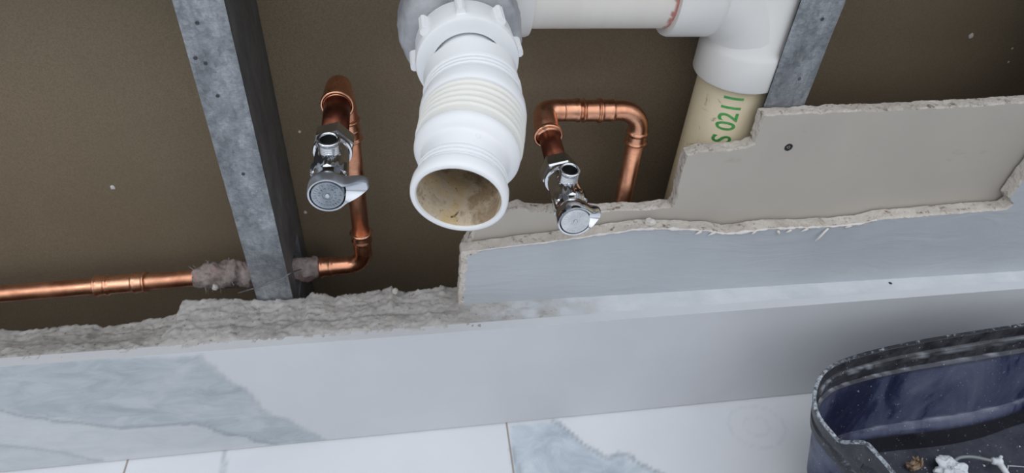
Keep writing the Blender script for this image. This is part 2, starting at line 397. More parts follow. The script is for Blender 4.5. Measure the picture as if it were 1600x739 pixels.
# floor
def polymask(pt, poly):
    """signed distance to polygon: negative inside"""
    x, y = pt; d = 1e9; ins = False; n = len(poly)
    for i in range(n):
        ax, ay = poly[i]; bx, by = poly[(i + 1) % n]
        ex, ey = bx - ax, by - ay; t = max(0, min(1, ((x - ax) * ex + (y - ay) * ey) / (ex * ex + ey * ey + 1e-12)))
        d = min(d, math.hypot(x - ax - t * ex, y - ay - t * ey))
        if (ay > y) != (by > y) and x < (bx - ax) * (y - ay) / (by - ay) + ax: ins = not ins
    return -d if ins else d
def polyline_d(pt, pl):
    x, y = pt; d = 1e9
    for i in range(len(pl) - 1):
        ax, ay = pl[i]; bx, by = pl[i + 1]; ex, ey = bx - ax, by - ay
        t = max(0, min(1, ((x - ax) * ex + (y - ay) * ey) / (ex * ex + ey * ey + 1e-12))); d = min(d, math.hypot(x - ax - t * ex, y - ay - t * ey))
    return d

fl = MB()
def PF(l): return [(pz(u, v, 0).x, pz(u, v, 0).y) for u, v in l]
vein_f = PF([(797, 664), (866, 657), (885, 672), (905, 690), (930, 705), (950, 716), (968, 708), (985, 712), (1000, 725), (1045, 745)]) + [(0.29, -0.155), (0.35, -0.205), (0.41, -0.235), (0.4465, -0.262), (0.4465, -0.350), (0.38, -0.318), (0.31, -0.290), (0.24, -0.232), (0.16, -0.190), (0.10, -0.150)] + PF([(801, 739)])
edge_f = PF([(866, 657), (885, 672), (905, 690), (930, 705), (950, 716), (968, 708), (985, 712), (1000, 725), (1045, 745)])
line_f = [PF([(798, 700), (812, 739), (830, 770)]), PF([(352, 700), (346, 745)])]
xs = sorted(set([-1.1, -0.8, -0.6] + list(np.arange(-0.5, 0.9, 0.0035)) + [1.0, 1.3])); ys = sorted(set([-3.0, -2.2, -1.6, -1.0, -0.6, -0.45] + list(np.arange(-0.36, 0.02, 0.0035)) + [0.131]))
g_x = [-0.641, -0.2835, 0.0815, 0.4465, 0.8115]
V = []; Mk = []; Ln = []
for y in ys:
    for x in xs:
        z = 0.0; V.append((x, y, z)); j = 0.002 * fbm(x, y, 0, 90, 3)
        m = 0; l = 0
        if -0.37 <= y <= 0.02 and 0.0 < x < 0.4465:
            m = 1 - sm(-0.002, 0.002, polymask((x + j, y + j), vein_f)); l = 0.55 * (1 - sm(0.0005, 0.003, polyline_d((x + j, y), edge_f)))
        for pl in line_f:
            if abs(x - pl[0][0]) < 0.1: l = max(l, 0.5 * (1 - sm(0.0005, 0.0035, polyline_d((x + j, y), pl))))
        cx, cy = x - 0.345, y + 0.062
        if abs(cx) < 0.08 and abs(cy) < 0.08:
            for R_ in (0.030, 0.014): l = max(l, 0.12 * (1 - sm(0.0, 0.0025, abs(math.hypot(cx, cy * 1.2) - R_))))
        Mk.append(m); Ln.append(l)
nx = len(xs)
fl.add(V, [(j * nx + i, j * nx + i + 1, (j + 1) * nx + i + 1, (j + 1) * nx + i) for j in range(len(ys) - 1) for i in range(nx - 1)])
fl.att = {'mask': Mk, 'line': Ln}
box(fl, (-1.1, -3.0, -0.02), (1.3, 0.131, -0.001))
for gx in g_x: box(fl, (gx - 0.0009, -1.6, -0.001), (gx + 0.0009, -0.025, 0.0002), 1)
structure(fl.build('floor', [marble_floor, grout], smooth=False, loc=(0, 0, 0)))

# marble skirting tile: set a little out of parallel with the wall
tt = lambda x: 0.0343 - 0.0150 * x
sk = MB()
xs = list(np.arange(-0.9, 1.1, 0.0035)); zs = list(np.arange(0.0016, 0.1518, 0.003)) + [0.1518]
def PT(l):
    R_ = []
    for u, v in l:
        x = 0
        for _ in range(6): p = py(u, v, -tt(x)); x = p.x
        R_.append((p.x, p.z))
    return R_
vein_w = PT([(-120, 570), (0, 566), (120, 560), (310, 556), (345, 588), (380, 610), (410, 640), (470, 668), (512, 690), (430, 696), (360, 680), (300, 664), (200, 668), (90, 655), (0, 640), (-120, 640)])
eline_w = [PT([(312, 556), (345, 588), (380, 610), (410, 640), (470, 668), (512, 690)]), PT([(-60, 632), (0, 642), (90, 658), (190, 668), (300, 662), (350, 676), (430, 694)])]
vein_w2 = PT([(-100, 690), (0, 692), (90, 706), (170, 722), (0, 740), (-100, 740)])
vein_w3 = PT([(-120, 630), (0, 640), (90, 656), (200, 668), (300, 664), (430, 694), (360, 700), (260, 704), (150, 716), (0, 700), (-120, 700)])
eline_w2 = [PT([(-60, 690), (0, 696), (80, 704), (155, 720)])]
V = []; Mk = []; Ln = []
for z in zs:
    for x in xs:
        V.append((x, -tt(x), z)); j = 0.003 * fbm(x, 2, z, 60, 3); m = l = 0
        if x < -0.02:
            m = 1 - sm(-0.004, 0.003, polymask((x + j, z + j), vein_w))
            if x < -0.25: m = max(m, 0.55 * (1 - sm(-0.004, 0.002, polymask((x + j, z), vein_w2))))
            if x < -0.1: m = max(m, 0.42 * (1 - sm(-0.006, 0.003, polymask((x + j, z), vein_w3))))
            m *= 0.88 + 0.22 * fbm(x, 4, z, 25, 3)
            for pl, s_ in ((eline_w[0], 0.35), (eline_w[1], 0.75), (eline_w2[0], 0.5)):
                l = max(l, s_ * (1 - sm(0.0003, 0.0042, polyline_d((x + j, z + 0.5 * j), pl))))
        Mk.append(max(0, min(1, m))); Ln.append(l)
nx = len(xs)
sk.add(V, [(j * nx + i, j * nx + i + 1, (j + 1) * nx + i + 1, (j + 1) * nx + i) for j in range(len(zs) - 1) for i in range(nx - 1)])
sk.att = {'mask': Mk, 'line': Ln}
a, b = xs[0], xs[-1]; zt = zs[-1]
sk.add([(a, -tt(a), zt), (b, -tt(b), zt), (b, -tt(b) + 0.009, zt), (a, -tt(a) + 0.009, zt), (a, -tt(a) + 0.009, 0.0016), (b, -tt(b) + 0.009, 0.0016), (b, -tt(b), 0.0016), (a, -tt(a), 0.0016)],
       [(0, 1, 2, 3), (3, 2, 5, 4), (4, 5, 6, 7), (1, 6, 5, 2), (0, 3, 4, 7)])
structure(sk.build('baseboard_front', [marble_wall], smooth=False, loc=(0, 0, 0)))
gj = MB(); gj.add([(a, -tt(a) + 0.001, 0), (b, -tt(b) + 0.001, 0), (b, -tt(b) + 0.001, 0.0024), (a, -tt(a) + 0.001, 0.0024), (a, -tt(a) + 0.008, 0), (b, -tt(b) + 0.008, 0), (b, -tt(b) + 0.008, 0.0024), (a, -tt(a) + 0.008, 0.0024)],
                  [(0, 1, 2, 3), (4, 7, 6, 5), (3, 2, 6, 7), (0, 4, 5, 1), (0, 3, 7, 4), (1, 5, 6, 2)])
structure(gj.build('trim_1', grout, smooth=False, loc=(0, 0, 0)))

# mortar and broken plaster on top of the tile (height field)
bk = P([(-150, 520), (-60, 516), (0, 514), (40, 517), (80, 510), (150, 505), (160, 511), (200, 505), (240, 497), (279, 490), (284, 470), (340, 466), (400, 469), (460, 466), (478, 464), (484, 457),
        (510, 459), (522, 463), (560, 458), (600, 450), (612, 447), (618, 453), (650, 455), (690, 446), (712, 452)], 0.0255)
bx = [p[0] for p in bk]; bz = [p[1] for p in bk]
lg = MB(); xs = list(np.arange(-0.66, 1.05, 0.0016)); NY = 38
V = []
for j in range(NY):
    for x in xs:
        t = j / (NY - 1); yf = -tt(x) + 0.0004; yb = 0.0255; y = yf + (yb - yf) * t
        rough_ = 1 - sm(0.04, 0.15, x + 0.03 * fbm(x, y, 0, 30, 2)) * 0.97
        zb = float(np.interp(x, bx, bz)); w_ = sm(0.012, 0.045, x); zb = zb * (1 - w_) + 0.1485 * w_; zf = 0.1512
        z = zf + (zb - zf) * sm(0.0, 1.0, t)
        wv = 0.08 * fbm(x, 1, 0, 30, 2)
        z += ((0.0022 * (1 - sm(0.42, 0.5, t + wv))) * sm(0.04, 0.2, t) - 0.0016 * math.exp(-((t - 0.46 - wv) / 0.03) ** 2) - 0.0012 * math.exp(-((t - 0.78 + 2 * wv) / 0.02) ** 2)) * (1 - w_)
        amp = rough_ * (0.2 + 0.8 * sm(0.0, 0.15, t)) * (1 if x < 0.03 else 0.7)
        z += amp * (0.0019 * fbm(x, y, 0, 70, 5) + 0.0024 * (abs(fbm(x, y, 3, 190, 5)) - 0.3) - 0.0020 * sm(0.03, 0.0, abs(fbm(x, y * 0.6, 8, 48, 3)))) + 0.00025 * fbm(x, y, 1, 60, 3)
        if j == 0: z -= 0.0006
        yy = y + (0.0007 * fbm(x, 7, j * 0.01, 260, 3) * rough_ if j in (NY - 1,) else 0)
        V.append((x, yy, z))
nx = len(xs); F = [(j * nx + i, j * nx + i + 1, (j + 1) * nx + i + 1, (j + 1) * nx + i) for j in range(NY - 1) for i in range(nx - 1)]
lg.add(V, F)
# skirts down to behind the tile and the boards
low = []
for j in (0, NY - 1):
    for i in range(nx): q = V[j * nx + i]; low.append((q[0], q[1], q[2] - 0.035 if j else q[2] - 0.0016))
o0 = lg.add(low, [])
lg.f += [(i, o0 + i, o0 + i + 1, i + 1) for i in range(nx - 1)] + [((NY - 1) * nx + i, (NY - 1) * nx + i + 1, o0 + nx + i + 1, o0 + nx + i) for i in range(nx - 1)]
lg.m += [0] * (2 * (nx - 1))
msk = []
for v in lg.v:
    x, y, z = v; f = sm(0.05, 0.17, x + 0.06 * fbm(x, y, 0, 40, 3))
    fr = (1 - sm(0.003, 0.009, (y + tt(x)) + 0.002 * fbm(x, y, 2, 90, 3))) * (0.5 if x < 0.03 else 0)
    msk.append(max(f, fr))
lg.att = {'mask': msk}
s = Mat('mortar_and_skim', 0.8, spec=0.2)
c = s.ramp(s.noise(24, 8, 0.65), [(0.25, (140, 137, 134)), (0.5, (172, 170, 168)), (0.8, (196, 195, 194))])
c = s.mix(s.ramp(s.noise(45, 8, 0.75, (0.5, 1, 1), 1.5), BW(0.56, 0.68)), c, (122, 114, 104))
c = s.mix(s.ramp(s.noise(300, 4, 0.7), BW(0.60, 0.70)), c, (104, 96, 86))
c = s.mix(s.attr('mask'), c, s.ramp(s.noise(30, 5), [(0.3, (196, 201, 207)), (0.7, (212, 216, 221))])); s.color(c)
s.bump(s.noise(160, 8, 0.7), 0.5, 0.0012); ledge_m = s.m
structure(lg.build('trim_2', [ledge_m], smooth=True, loc=(0, 0, 0)))

# ------------------------------------------------------------ steel studs: C section, flange to the room, web on the right
def stud(x0, x1, ztop, label, holes, lipd):
    t = thing('metal_stud', label, 'stud', ((x0 + x1) / 2, 0.07, 0.004))
    yf = 0.0268; yb = 0.1185; th = 0.0012; lip = 0.007
    f = MB(); z0 = 0.004
    n = 60; zs = np.linspace(z0, ztop, 160); xr = np.linspace(x0, x1, 14)
    V = []
    for z in zs:
        for i, x in enumerate(xr):
            y = yf + 0.0005 * fbm(x, 0, z, 22, 3)
            u = (x - x0) / (x1 - x0); y += 0.0009 * math.exp(-((u - 0.1) / 0.05) ** 2)      # rolled stiffening line
            if i in (0, 13): y += 0.0010
            V.append((x, y, z))
    n1 = len(V); V2 = [(x, y + th, z) for x, y, z in V]; q = 14
    F = []
    for j in range(len(zs) - 1):
        for i in range(q - 1):
            F.append((j * q + i, j * q + i + 1, (j + 1) * q + i + 1, (j + 1) * q + i))
            F.append((n1 + j * q + i, n1 + (j + 1) * q + i, n1 + (j + 1) * q + i + 1, n1 + j * q + i + 1))
        F.append((j * q, (j + 1) * q, n1 + (j + 1) * q, n1 + j * q)); F.append((j * q + q - 1, n1 + j * q + q - 1, n1 + (j + 1) * q + q - 1, (j + 1) * q + q - 1))
    f.add(V + V2, F); box(f, (x0, yf + th, z0), (x0 + th, yf + lipd, ztop))
    box(f, (x0, yb - th, z0), (x1, yb, ztop)); box(f, (x0, yb - 0.009, z0), (x0 + th, yb, ztop))
    f.build('flange', galv, t, smooth=True, sharp=40)
    wb = MB(); xw = x1 - th; hz0, hz1, hy0, hy1 = holes
    for (ya, yb_, za, zb) in ((yf + 0.0015, yb, z0, hz0), (yf + 0.0015, hy0, hz0, hz1), (hy1, yb, hz0, hz1), (yf + 0.0015, yb, hz1, ztop)):
        box(wb, (xw, ya, za), (x1, yb_, zb))
    wb.build('web', galv_web, t, smooth=False)
    return t
st1 = stud(-0.1480, -0.1165, 1.3, 'galvanized steel stud on the left, with a wire across its foot and pipe passing behind', (0.118, 0.162, 0.05, 0.094), 0.009)
st2 = stud(0.2815, 0.3165, 1.3, 'galvanized steel stud on the right, beside the white drain fitting', (0.118, 0.162, 0.05, 0.094), 0.002)
for st, pts in ((st1, [(308, 36), (305, 91), (321, 99), (380, 272), (340, 150)]), (st2, [(1249, 123), (1285, 30)])):
    for u, v in pts:
        p = py(u, v, 0.0265); h = MB()
        lathe(h, (p.x, 0.0266, p.z), (0, -1, 0), [(0, 0.0011), (0.0003, 0.0013), (0.0005, 0.0008), (-0.0002, 0.0004)], 16); h.build('screw_hole', holem, st)
# wire across the foot of the left stud
mb = MB(); wp = [py(372, 458, 0.034), py(392, 452, 0.022), py(400, 450, 0.0235), py(420, 442, 0.024), py(440, 436, 0.024), py(452, 428, 0.024), py(458, 425, 0.030), py(470, 421, 0.045)]
sweep(mb, catmull(wp, 6), 0.0006, 8)
tag(mb.build('tie_wire', galv_web), 'thin bent wire lying across the foot of the left steel stud', 'wire')

# ------------------------------------------------------------ copper
def pipe_between(name, parent, pts, r, mat, seg=36):
    mb = MB(); sweep(mb, pts, r, seg); return mb.build(name, mat, parent)
def fitting(name, parent, path, r, mat, rim=0.0013, rimlen=0.004, seg=40, open_end=None):
    """solder fitting: swept body, swollen hubs and a rolled bead at each mouth"""
    P_, T, N = frames(path); L = [0]
    for i in range(1, len(P_)): L.append(L[-1] + (P_[i] - P_[i - 1]).length)
    tot = L[-1]; pts = []; rad = []
    def at(d):
        for i in range(1, len(P_)):
            if d <= L[i] + 1e-9: t = (d - L[i - 1]) / (L[i] - L[i - 1] + 1e-12); return P_[i - 1].lerp(P_[i], t)
        return P_[-1]
    hub = 0.0105
    for d in np.linspace(0, tot, 70):
        e_ = min(d, tot - d); q = r - 0.0006 * sm(hub, hub + 0.003, e_)
        q += rim * math.exp(-((e_ - 0.0012) / 0.0011) ** 2) + 0.0007 * math.exp(-((e_ - hub - 0.0005) / 0.0013) ** 2)
        pts.append(at(d)); rad.append(q)
    mb = MB(); sweep(mb, pts, rad, seg, caps=(True, True)); return mb.build(name, mat, parent)

RP = 0.0079
cl = thing('copper_pipe', 'copper water line running in from the left, turning up to the left shutoff valve', 'pipe', (-0.053, 0.07, 0.13))
A0 = Vector((-0.80, 0.07, 0.105)); A1 = Vector((-0.072, 0.07, 0.1385))
lt = lambda x: A0.lerp(A1, (x - A0.x) / (A1.x - A0.x))
pipe_between('pipe', cl, [lt(x) for x in np.linspace(-0.80, -0.095, 30)], RP, copper)
fitting('coupling', cl, [lt(-0.302), lt(-0.256)], 0.0093, copper_bright)
el = [lt(-0.096), lt(-0.082)] + arc((-0.070, 0.07, 0.1555), (0, 0, -0.017), (0.017, 0, 0), 0, 90, 12)[1:] + [Vector((-0.053, 0.07, 0.172)), Vector((-0.053, 0.07, 0.182))]
fitting('elbow', cl, el, 0.0092, copper_bright)
pipe_between('riser', cl, [Vector((-0.053, 0.07, 0.176)), Vector((-0.0525, 0.0705, 0.24)), Vector((-0.0525, 0.072, 0.292))], RP, copper)
fitting('coupling', cl, [Vector((-0.0525, 0.0718, 0.283)), Vector((-0.0535, 0.073, 0.303))], 0.0093, copper_bright)
SL = Vector((-0.0570, 0.05, 0.327))
top = catmull([Vector((-0.0535, 0.073, 0.300)), Vector((-0.055, 0.078, 0.318)), Vector((-0.0565, 0.074, 0.331)), Vector((-0.057, 0.062, 0.332)), Vector((-0.057, 0.050, 0.330))], 6)
mb = MB(); n_ = len(top); sweep(mb, top, [0.0092 + 0.0022 * sm(0.2, 1, i / (n_ - 1)) for i in range(n_)], 40)
lathe(mb, top[-1], (0, -1, -0.04), [(-0.007, 0.0112), (-0.003, 0.0118), (-0.001, 0.0128), (0.0012, 0.0128), (0.0020, 0.0120), (0.0018, 0.0106), (-0.002, 0.0102)], 44)
mb.build('elbow', copper_bright, cl)
pipe_between('stub', cl, [Vector((-0.057, 0.060, 0.3305)), Vector((-0.057, 0.008, 0.3262))], 0.0100, copper_dark)

cr = thing('copper_pipe', 'copper pipe rising at the right and looping over to the right shutoff valve', 'pipe', (0.195, 0.065, 0.13))
zr = 0.3085
C0 = Vector((0.1105, 0.048, 0.2985))
arch = catmull([Vector((0.1105, 0.046, 0.2995)), Vector((0.1098, 0.056, 0.3045)), Vector((0.1105, 0.066, 0.3085)), Vector((0.118, 0.070, zr)), Vector((0.128, 0.0695, zr + 0.0005))], 7)
mb = MB(); n_ = len(arch); sweep(mb, arch, [0.0108 - 0.0014 * sm(0, 0.7, i / (n_ - 1)) for i in range(n_)], 40)
lathe(mb, arch[0], (0, -1, -0.12), [(-0.006, 0.0110), (-0.002, 0.0122), (0.0010, 0.0124), (0.0018, 0.0115), (0.0016, 0.0100), (-0.002, 0.0098)], 44, start=(1, 0, 0))
lathe(mb, arch[-1], (1, 0, 0), [(-0.003, 0.0090), (0.001, 0.0094), (0.009, 0.0094), (0.0105, 0.0104), (0.012, 0.0104), (0.013, 0.0085)], 40)
mb.build('elbow', copper_bright, cr)
pipe_between('pipe', cr, [Vector((0.125, 0.0695, zr)), Vector((0.170, 0.069, zr))], RP, copper)
fitting('coupling', cr, [Vector((0.143, 0.0693, zr)), Vector((0.1585, 0.069, zr))], 0.0093, copper_bright)
el = [Vector((0.158, 0.069, zr))] + arc((0.176, 0.0685, zr - 0.020), (0, 0, 0.020), (0.020, 0, 0), 0, 90, 14) + [Vector((0.196, 0.0683, zr - 0.033))]
fitting('elbow', cr, el, 0.0093, copper_bright)
pipe_between('riser', cr, [Vector((0.196, 0.0683, zr - 0.028)), Vector((0.197, 0.069, 0.15)), Vector((0.197, 0.069, 0.02))], RP, copper)
pipe_between('stub', cr, [Vector((0.1108, 0.055, 0.3005)), Vector((0.1119, 0.005, 0.2950))], 0.0088, copper_dark)

# ------------------------------------------------------------ shutoff valves
def hexfn(i, a):
    a = (a % (PI / 3)) - PI / 6; return 1 / math.cos(a) * 0.93 if abs(a) < PI / 6 + 1e-6 else 1
def valve(cx, cz, ynut, slope, label, lever_ang, lever_out, face, under, cm):
    """chrome quarter turn stop: axis comes out of the wall (-y), outlet points up"""
    ax = Vector((0.0, -1, slope)).normalized(); O = Vector((cx, ynut, cz))
    t = thing('shutoff_valve', label, 'valve', (cx, ynut, cz - 0.014))
    mb = MB(); lathe(mb, O, ax, [(0, 0.0105), (0.0005, 0.0130), (0.0020, 0.0143), (0.0135, 0.0143), (0.0150, 0.0134), (0.0155, 0.0115)], 60, fn=hexfn, start=(0.3, 0, 1))
    mb.build('compression_nut', chrome, t, sharp=25)
    mb = MB()
    lathe(mb, O, ax, [(0.0155, 0.0100), (0.0160, 0.0134), (0.0178, 0.0138), (0.0195, 0.0134), (0.0200, 0.0121), (0.024, 0.0119), (0.038, 0.0120), (0.0425, 0.0120), (0.0545, 0.0118),
                      (0.056, 0.0112), (0.058, 0.0112), (0.0595, 0.0102), (0.061, 0.0085)], 48)
    # flats on the front half of the body
    lathe(mb, O, ax, [(0.0410, 0.0112), (0.0430, 0.0128), (0.053, 0.0126), (0.0550, 0.0108)], 48, fn=lambda i, a: hexfn(i, a) if 0 < i < 3 else 1, start=(0, 0, 1))
    mb.build('valve_body', chrome, t, sharp=30)
    B = O + ax * 0.0325; up = Vector((0.03, -0.10, 1)).normalized()
    mb = MB(); prof = [(0.005, 0.0080), (0.0105, 0.0080), (0.0112, 0.0072)]
    z = 0.0115
    for q in range(5): prof += [(z, 0.0064), (z + 0.0005, 0.0074), (z + 0.0009, 0.0074), (z + 0.0014, 0.0064)]; z += 0.0015
    prof += [(z + 0.0003, 0.0066), (z + 0.0008, 0.0078), (z + 0.0022, 0.0079), (z + 0.0030, 0.0073), (z + 0.0030, 0.0060), (z + 0.0015, 0.0056)]
    ze = z; lathe(mb, B, up, prof, 44, caps=(True, False)); ou = mb.build('outlet', chrome, t)
    mb = MB(); lathe(mb, B, up, [(ze + 0.0018, 0.0057), (ze - 0.008, 0.0055)], 32, caps=(False, True)); mb.build('bore', bore, ou)
    # handle : rounded ring with a tapering lever, dished face
    H = O + ax * 0.0600; e1 = Vector((1, 0, 0)); e2 = ax.cross(e1).normalized(); e2 = e2 if e2.z > 0 else -e2
    R0 = 0.0132; N_ = 96; outl = []
    for k in range(N_):
        a = 2 * PI * k / N_; d = (a - lever_ang + PI) % (2 * PI) - PI
        r = R0 + lever_out * math.exp(-(d / 0.36) ** 2 * 1.0) * (1.0 if abs(d) < 1.6 else 0)
        if abs(d) < 0.30: r = min(r, (R0 + lever_out * 0.93) / math.cos(d) ** 0.4)
        outl.append((a, r, d))
    mb = MB(); V = []; lv = [(0.000, 0.93), (0.0006, 0.985), (0.0030, 1.0), (0.0092, 0.99), (0.0105, 0.955), (0.0102, 0.90), (0.0060, 0.86)]
    for h, sc_ in lv:
        for a, r, d in outl:
            rr = r * sc_ if sc_ > 0.9 else min(r * sc_, R0 * 0.875)
            if sc_ <= 0.90: rr = min(rr, R0 * 0.90)
            bend = 0.0028 * sm(R0, R0 + lever_out, r) ; hh = h if h < 0.006 else h - 0.0030 * sm(R0 * 1.02, R0 + lever_out, r)
            V.append(H + ax * (hh - bend) + (e1 * math.cos(a) + e2 * math.sin(a)) * rr)
    F = [(j * N_ + k, j * N_ + (k + 1) % N_, (j + 1) * N_ + (k + 1) % N_, (j + 1) * N_ + k) for j in range(len(lv) - 1) for k in range(N_)]
    mb.add(V, F + [tuple(range(N_))]); mb.m[-1] = 1
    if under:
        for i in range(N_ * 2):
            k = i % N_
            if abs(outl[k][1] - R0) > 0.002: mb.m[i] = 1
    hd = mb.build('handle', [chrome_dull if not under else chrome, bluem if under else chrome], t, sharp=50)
    mb = MB(); lathe(mb, H, ax, [(0.004, R0 * 0.80), (0.0100, R0 * 0.80), (0.0106, R0 * 0.775), (0.0104, R0 * 0.26), (0.0099, R0 * 0.24), (0.0099, R0 * 0.12), (0.0090, 0.0007)], 56)
    # raised casting marks round the cap
    rnd = random.Random(4)
    for ring, cnt, hh in ((0.62, 26, 0.0017), (0.41, 14, 0.0013)):
        for q in range(cnt):
            if rnd.random() < 0.12: continue
            a = 2 * PI * q / cnt; da = 0.05 / ring * 0.8
            for s_ in ((0,) if rnd.random() < 0.5 else (-0.6, 0.6)):
                c_ = a + s_ * da; p0 = H + ax * 0.01035 + (e1 * math.cos(c_) + e2 * math.sin(c_)) * (R0 * ring); rv = (e1 * math.cos(c_) + e2 * math.sin(c_)); tv = ax.cross(rv)
                q4 = [p0 + rv * i_ * hh / 2 + tv * j_ * 0.00034 for i_, j_ in ((-1, -1), (1, -1), (1, 1), (-1, 1))]
                mb.add(q4 + [v_ + ax * 0.0007 for v_ in q4], [(4, 5, 6, 7), (0, 1, 5, 4), (1, 2, 6, 5), (2, 3, 7, 6), (3, 0, 4, 7)])
    cp = mb.build('cap', cm, hd, sharp=35); cp['label'] = face
    mb = MB(); lathe(mb, H, ax, [(0.0098, R0 * 0.12), (0.0106, R0 * 0.12), (0.0110, R0 * 0.09), (0.0106, R0 * 0.04)], 20); mb.build('screw', chrome_dull, cp)
    return t
valve(-0.0572, 0.3262, 0.010, 0.03, 'chrome shutoff valve left of the white drain connector, its lever pointing right', 0.10, 0.0145, 'dull grey round cap with raised marks', False, cap_grey)
valve(0.1120, 0.2945, 0.010, 0.03, 'chrome shutoff valve right of the white drain connector, in front of the plaster ledge', 0.02, 0.0080, 'pale round cap with raised marks', True, capm)

# ------------------------------------------------------------ drain pipework
dr = thing('drain_pipe', 'white plastic drain tee and pipes glued together, cream pipe dropping behind the board', 'drain pipe', (0.268, 0.062, 0.02))
px_, pyy = 0.2695, 0.0650; zc = 0.4175
# vertical cream pipe
mb = MB(); lathe(mb, (px_, pyy, 0.02), (0, 0, 1), [(0, 0.0302), (0.36, 0.0302)], 240); vp = mb.build('vertical_pipe', pvc_old, dr); vp['label'] = 'aged cream pipe with green printing'
# tee: body, lower hub, branch hub to the left
mb = MB(); z_h = 0.3455
lathe(mb, (px_ + 0.001, pyy, 0), (0, 0, 1), [(z_h, 0.0306), (z_h - 0.0002, 0.0362), (z_h + 0.0015, 0.0374), (z_h + 0.026, 0.0374), (z_h + 0.0285, 0.0368), (z_h + 0.033, 0.0342), (z_h + 0.14, 0.0340), (z_h + 0.145, 0.0374), (z_h + 0.175, 0.0374), (z_h + 0.175, 0.030)], 80)
br = catmull([Vector((px_, pyy - 0.0, zc - 0.030)), Vector((px_ - 0.012, pyy, zc - 0.014)), Vector((px_ - 0.03, pyy, zc - 0.002)), Vector((px_ - 0.045, pyy, zc)), Vector((px_ - 0.055, pyy, zc))], 6)
sweep(mb, br, [0.0342] * len(br), 64)
lathe(mb, (px_ - 0.038, pyy, zc), (-1, 0, 0), [(0, 0.0335), (0.004, 0.0355), (0.006, 0.0364), (0.036, 0.0364), (0.0385, 0.0355), (0.0385, 0.0305)], 72)
mb.build('tee', pvc, dr, sharp=40)
mb = MB(); xr = [0.055, 0.0862, 0.0878, 0.093, 0.188, 0.1905, 0.1945, 0.20]; prof = []; lathe(mb, (0.055, pyy, zc), (1, 0, 0), [(x - 0.055, 0.0302) for x in np.linspace(0.055, 0.205, 80)], 96)
mk = []
for v in mb.v:
    x = v[0]; under_ = sm(0.2, 0.85, -(v[2] - zc) / 0.0302 + 0.35 * -(v[1] - pyy) / 0.0302); wob = 0.002 * fbm(v[0], v[1] * 3, v[2] * 3, 120, 3)
    a_ = (1 - sm(0.0014, 0.0030, abs(x - 0.1920 + wob))) * 0.8
    b_ = under_ * (1 - sm(0.0006, 0.0035, abs(v[2] - (zc - 0.0302 * 0.955)) + wob)) * 0.55 if x < 0.16 else 0
    mk.append(min(1, max(a_, b_)))
mb.att = {'mask': mk}
hp = mb.build('horizontal_pipe', pvc_h, dr)
# elbow turning out of the wall, with mouth hub
ex, ez = 0.0335, 0.413
mb = MB()
el = [Vector((0.066, pyy, zc))] + arc((ex + 0.026, pyy - 0.026, ez + 0.002), (0, 0.026, 0), (-0.026, 0, 0), 0, 90, 12) + [Vector((ex, 0.003, ez))]
sweep(mb, el, 0.0345, 64)
lathe(mb, (0.058, pyy, zc), (1, 0, 0), [(0, 0.034), (0.004, 0.0362), (0.0265, 0.0362), (0.029, 0.0352), (0.029, 0.0305)], 72)
lathe(mb, (ex, 0.036, ez), (0, -1, 0), [(0, 0.034), (0.004, 0.0362), (0.042, 0.0362), (0.044, 0.0350), (0.044, 0.029)], 72)
mb.build('elbow', pvc, dr, sharp=40)
mb = MB()
def lump(i, a): return 1 + 0.055 * fbm(math.cos(a) * 2, math.sin(a) * 2, i * 0.35, 1.3, 4)
lathe(mb, (ex, 0.028, ez), (0, -1, 0), [(0, 0.0366), (0.002, 0.0384), (0.012, 0.0394), (0.024, 0.0394), (0.034, 0.0386), (0.040, 0.0366), (0.0410, 0.0312)], 120, fn=lump)
sp_ = mb.build('sealant', sealant_m, dr); sp_['label'] = 'smeared grey putty band round the mouth'
# green printing on the cream pipe, reading upward
fc = bpy.data.curves.new('print', 'FONT'); fc.body = 'S 0211'; fc.size = 0.0180; fc.offset = 0.00025; fc.space_character = 0.98; fc.extrude = 0
fo = bpy.data.objects.new('print', fc); col.objects.link(fo)
dg = bpy.context.evaluated_depsgraph_get(); me_ = bpy.data.meshes.new_from_object(fo.evaluated_get(dg)); bpy.data.objects.remove(fo)
bm = bmesh.new(); bm.from_mesh(me_); bmesh.ops.triangulate(bm, faces=bm.faces); 
for q_ in range(-4, 22):
    bmesh.ops.bisect_plane(bm, geom=bm.verts[:] + bm.edges[:] + bm.faces[:], plane_co=(0, q_ * 0.001, 0), plane_no=(0, 1, 0))
mb = MB(); zb0 = 0.294; a0 = math.radians(-108)
V = []
for v in bm.verts:
    wob = 0.0003 * fbm(v.co.x, v.co.y, 0, 300, 2)
    hx, hy = v.co.x * 1.0, v.co.y + wob; a = a0 - (hy - 0.005) * 1.25 / 0.0302; V.append((px_ + 0.03035 * math.cos(a), pyy + 0.03035 * math.sin(a), zb0 + hx * 0.98))
bm.verts.index_update(); bm.faces.ensure_lookup_table(); mb.add(V, [tuple(v.index for v in f.verts) for f in bm.faces]); bm.free()
mb.build('printed_text', green, vp, smooth=False)

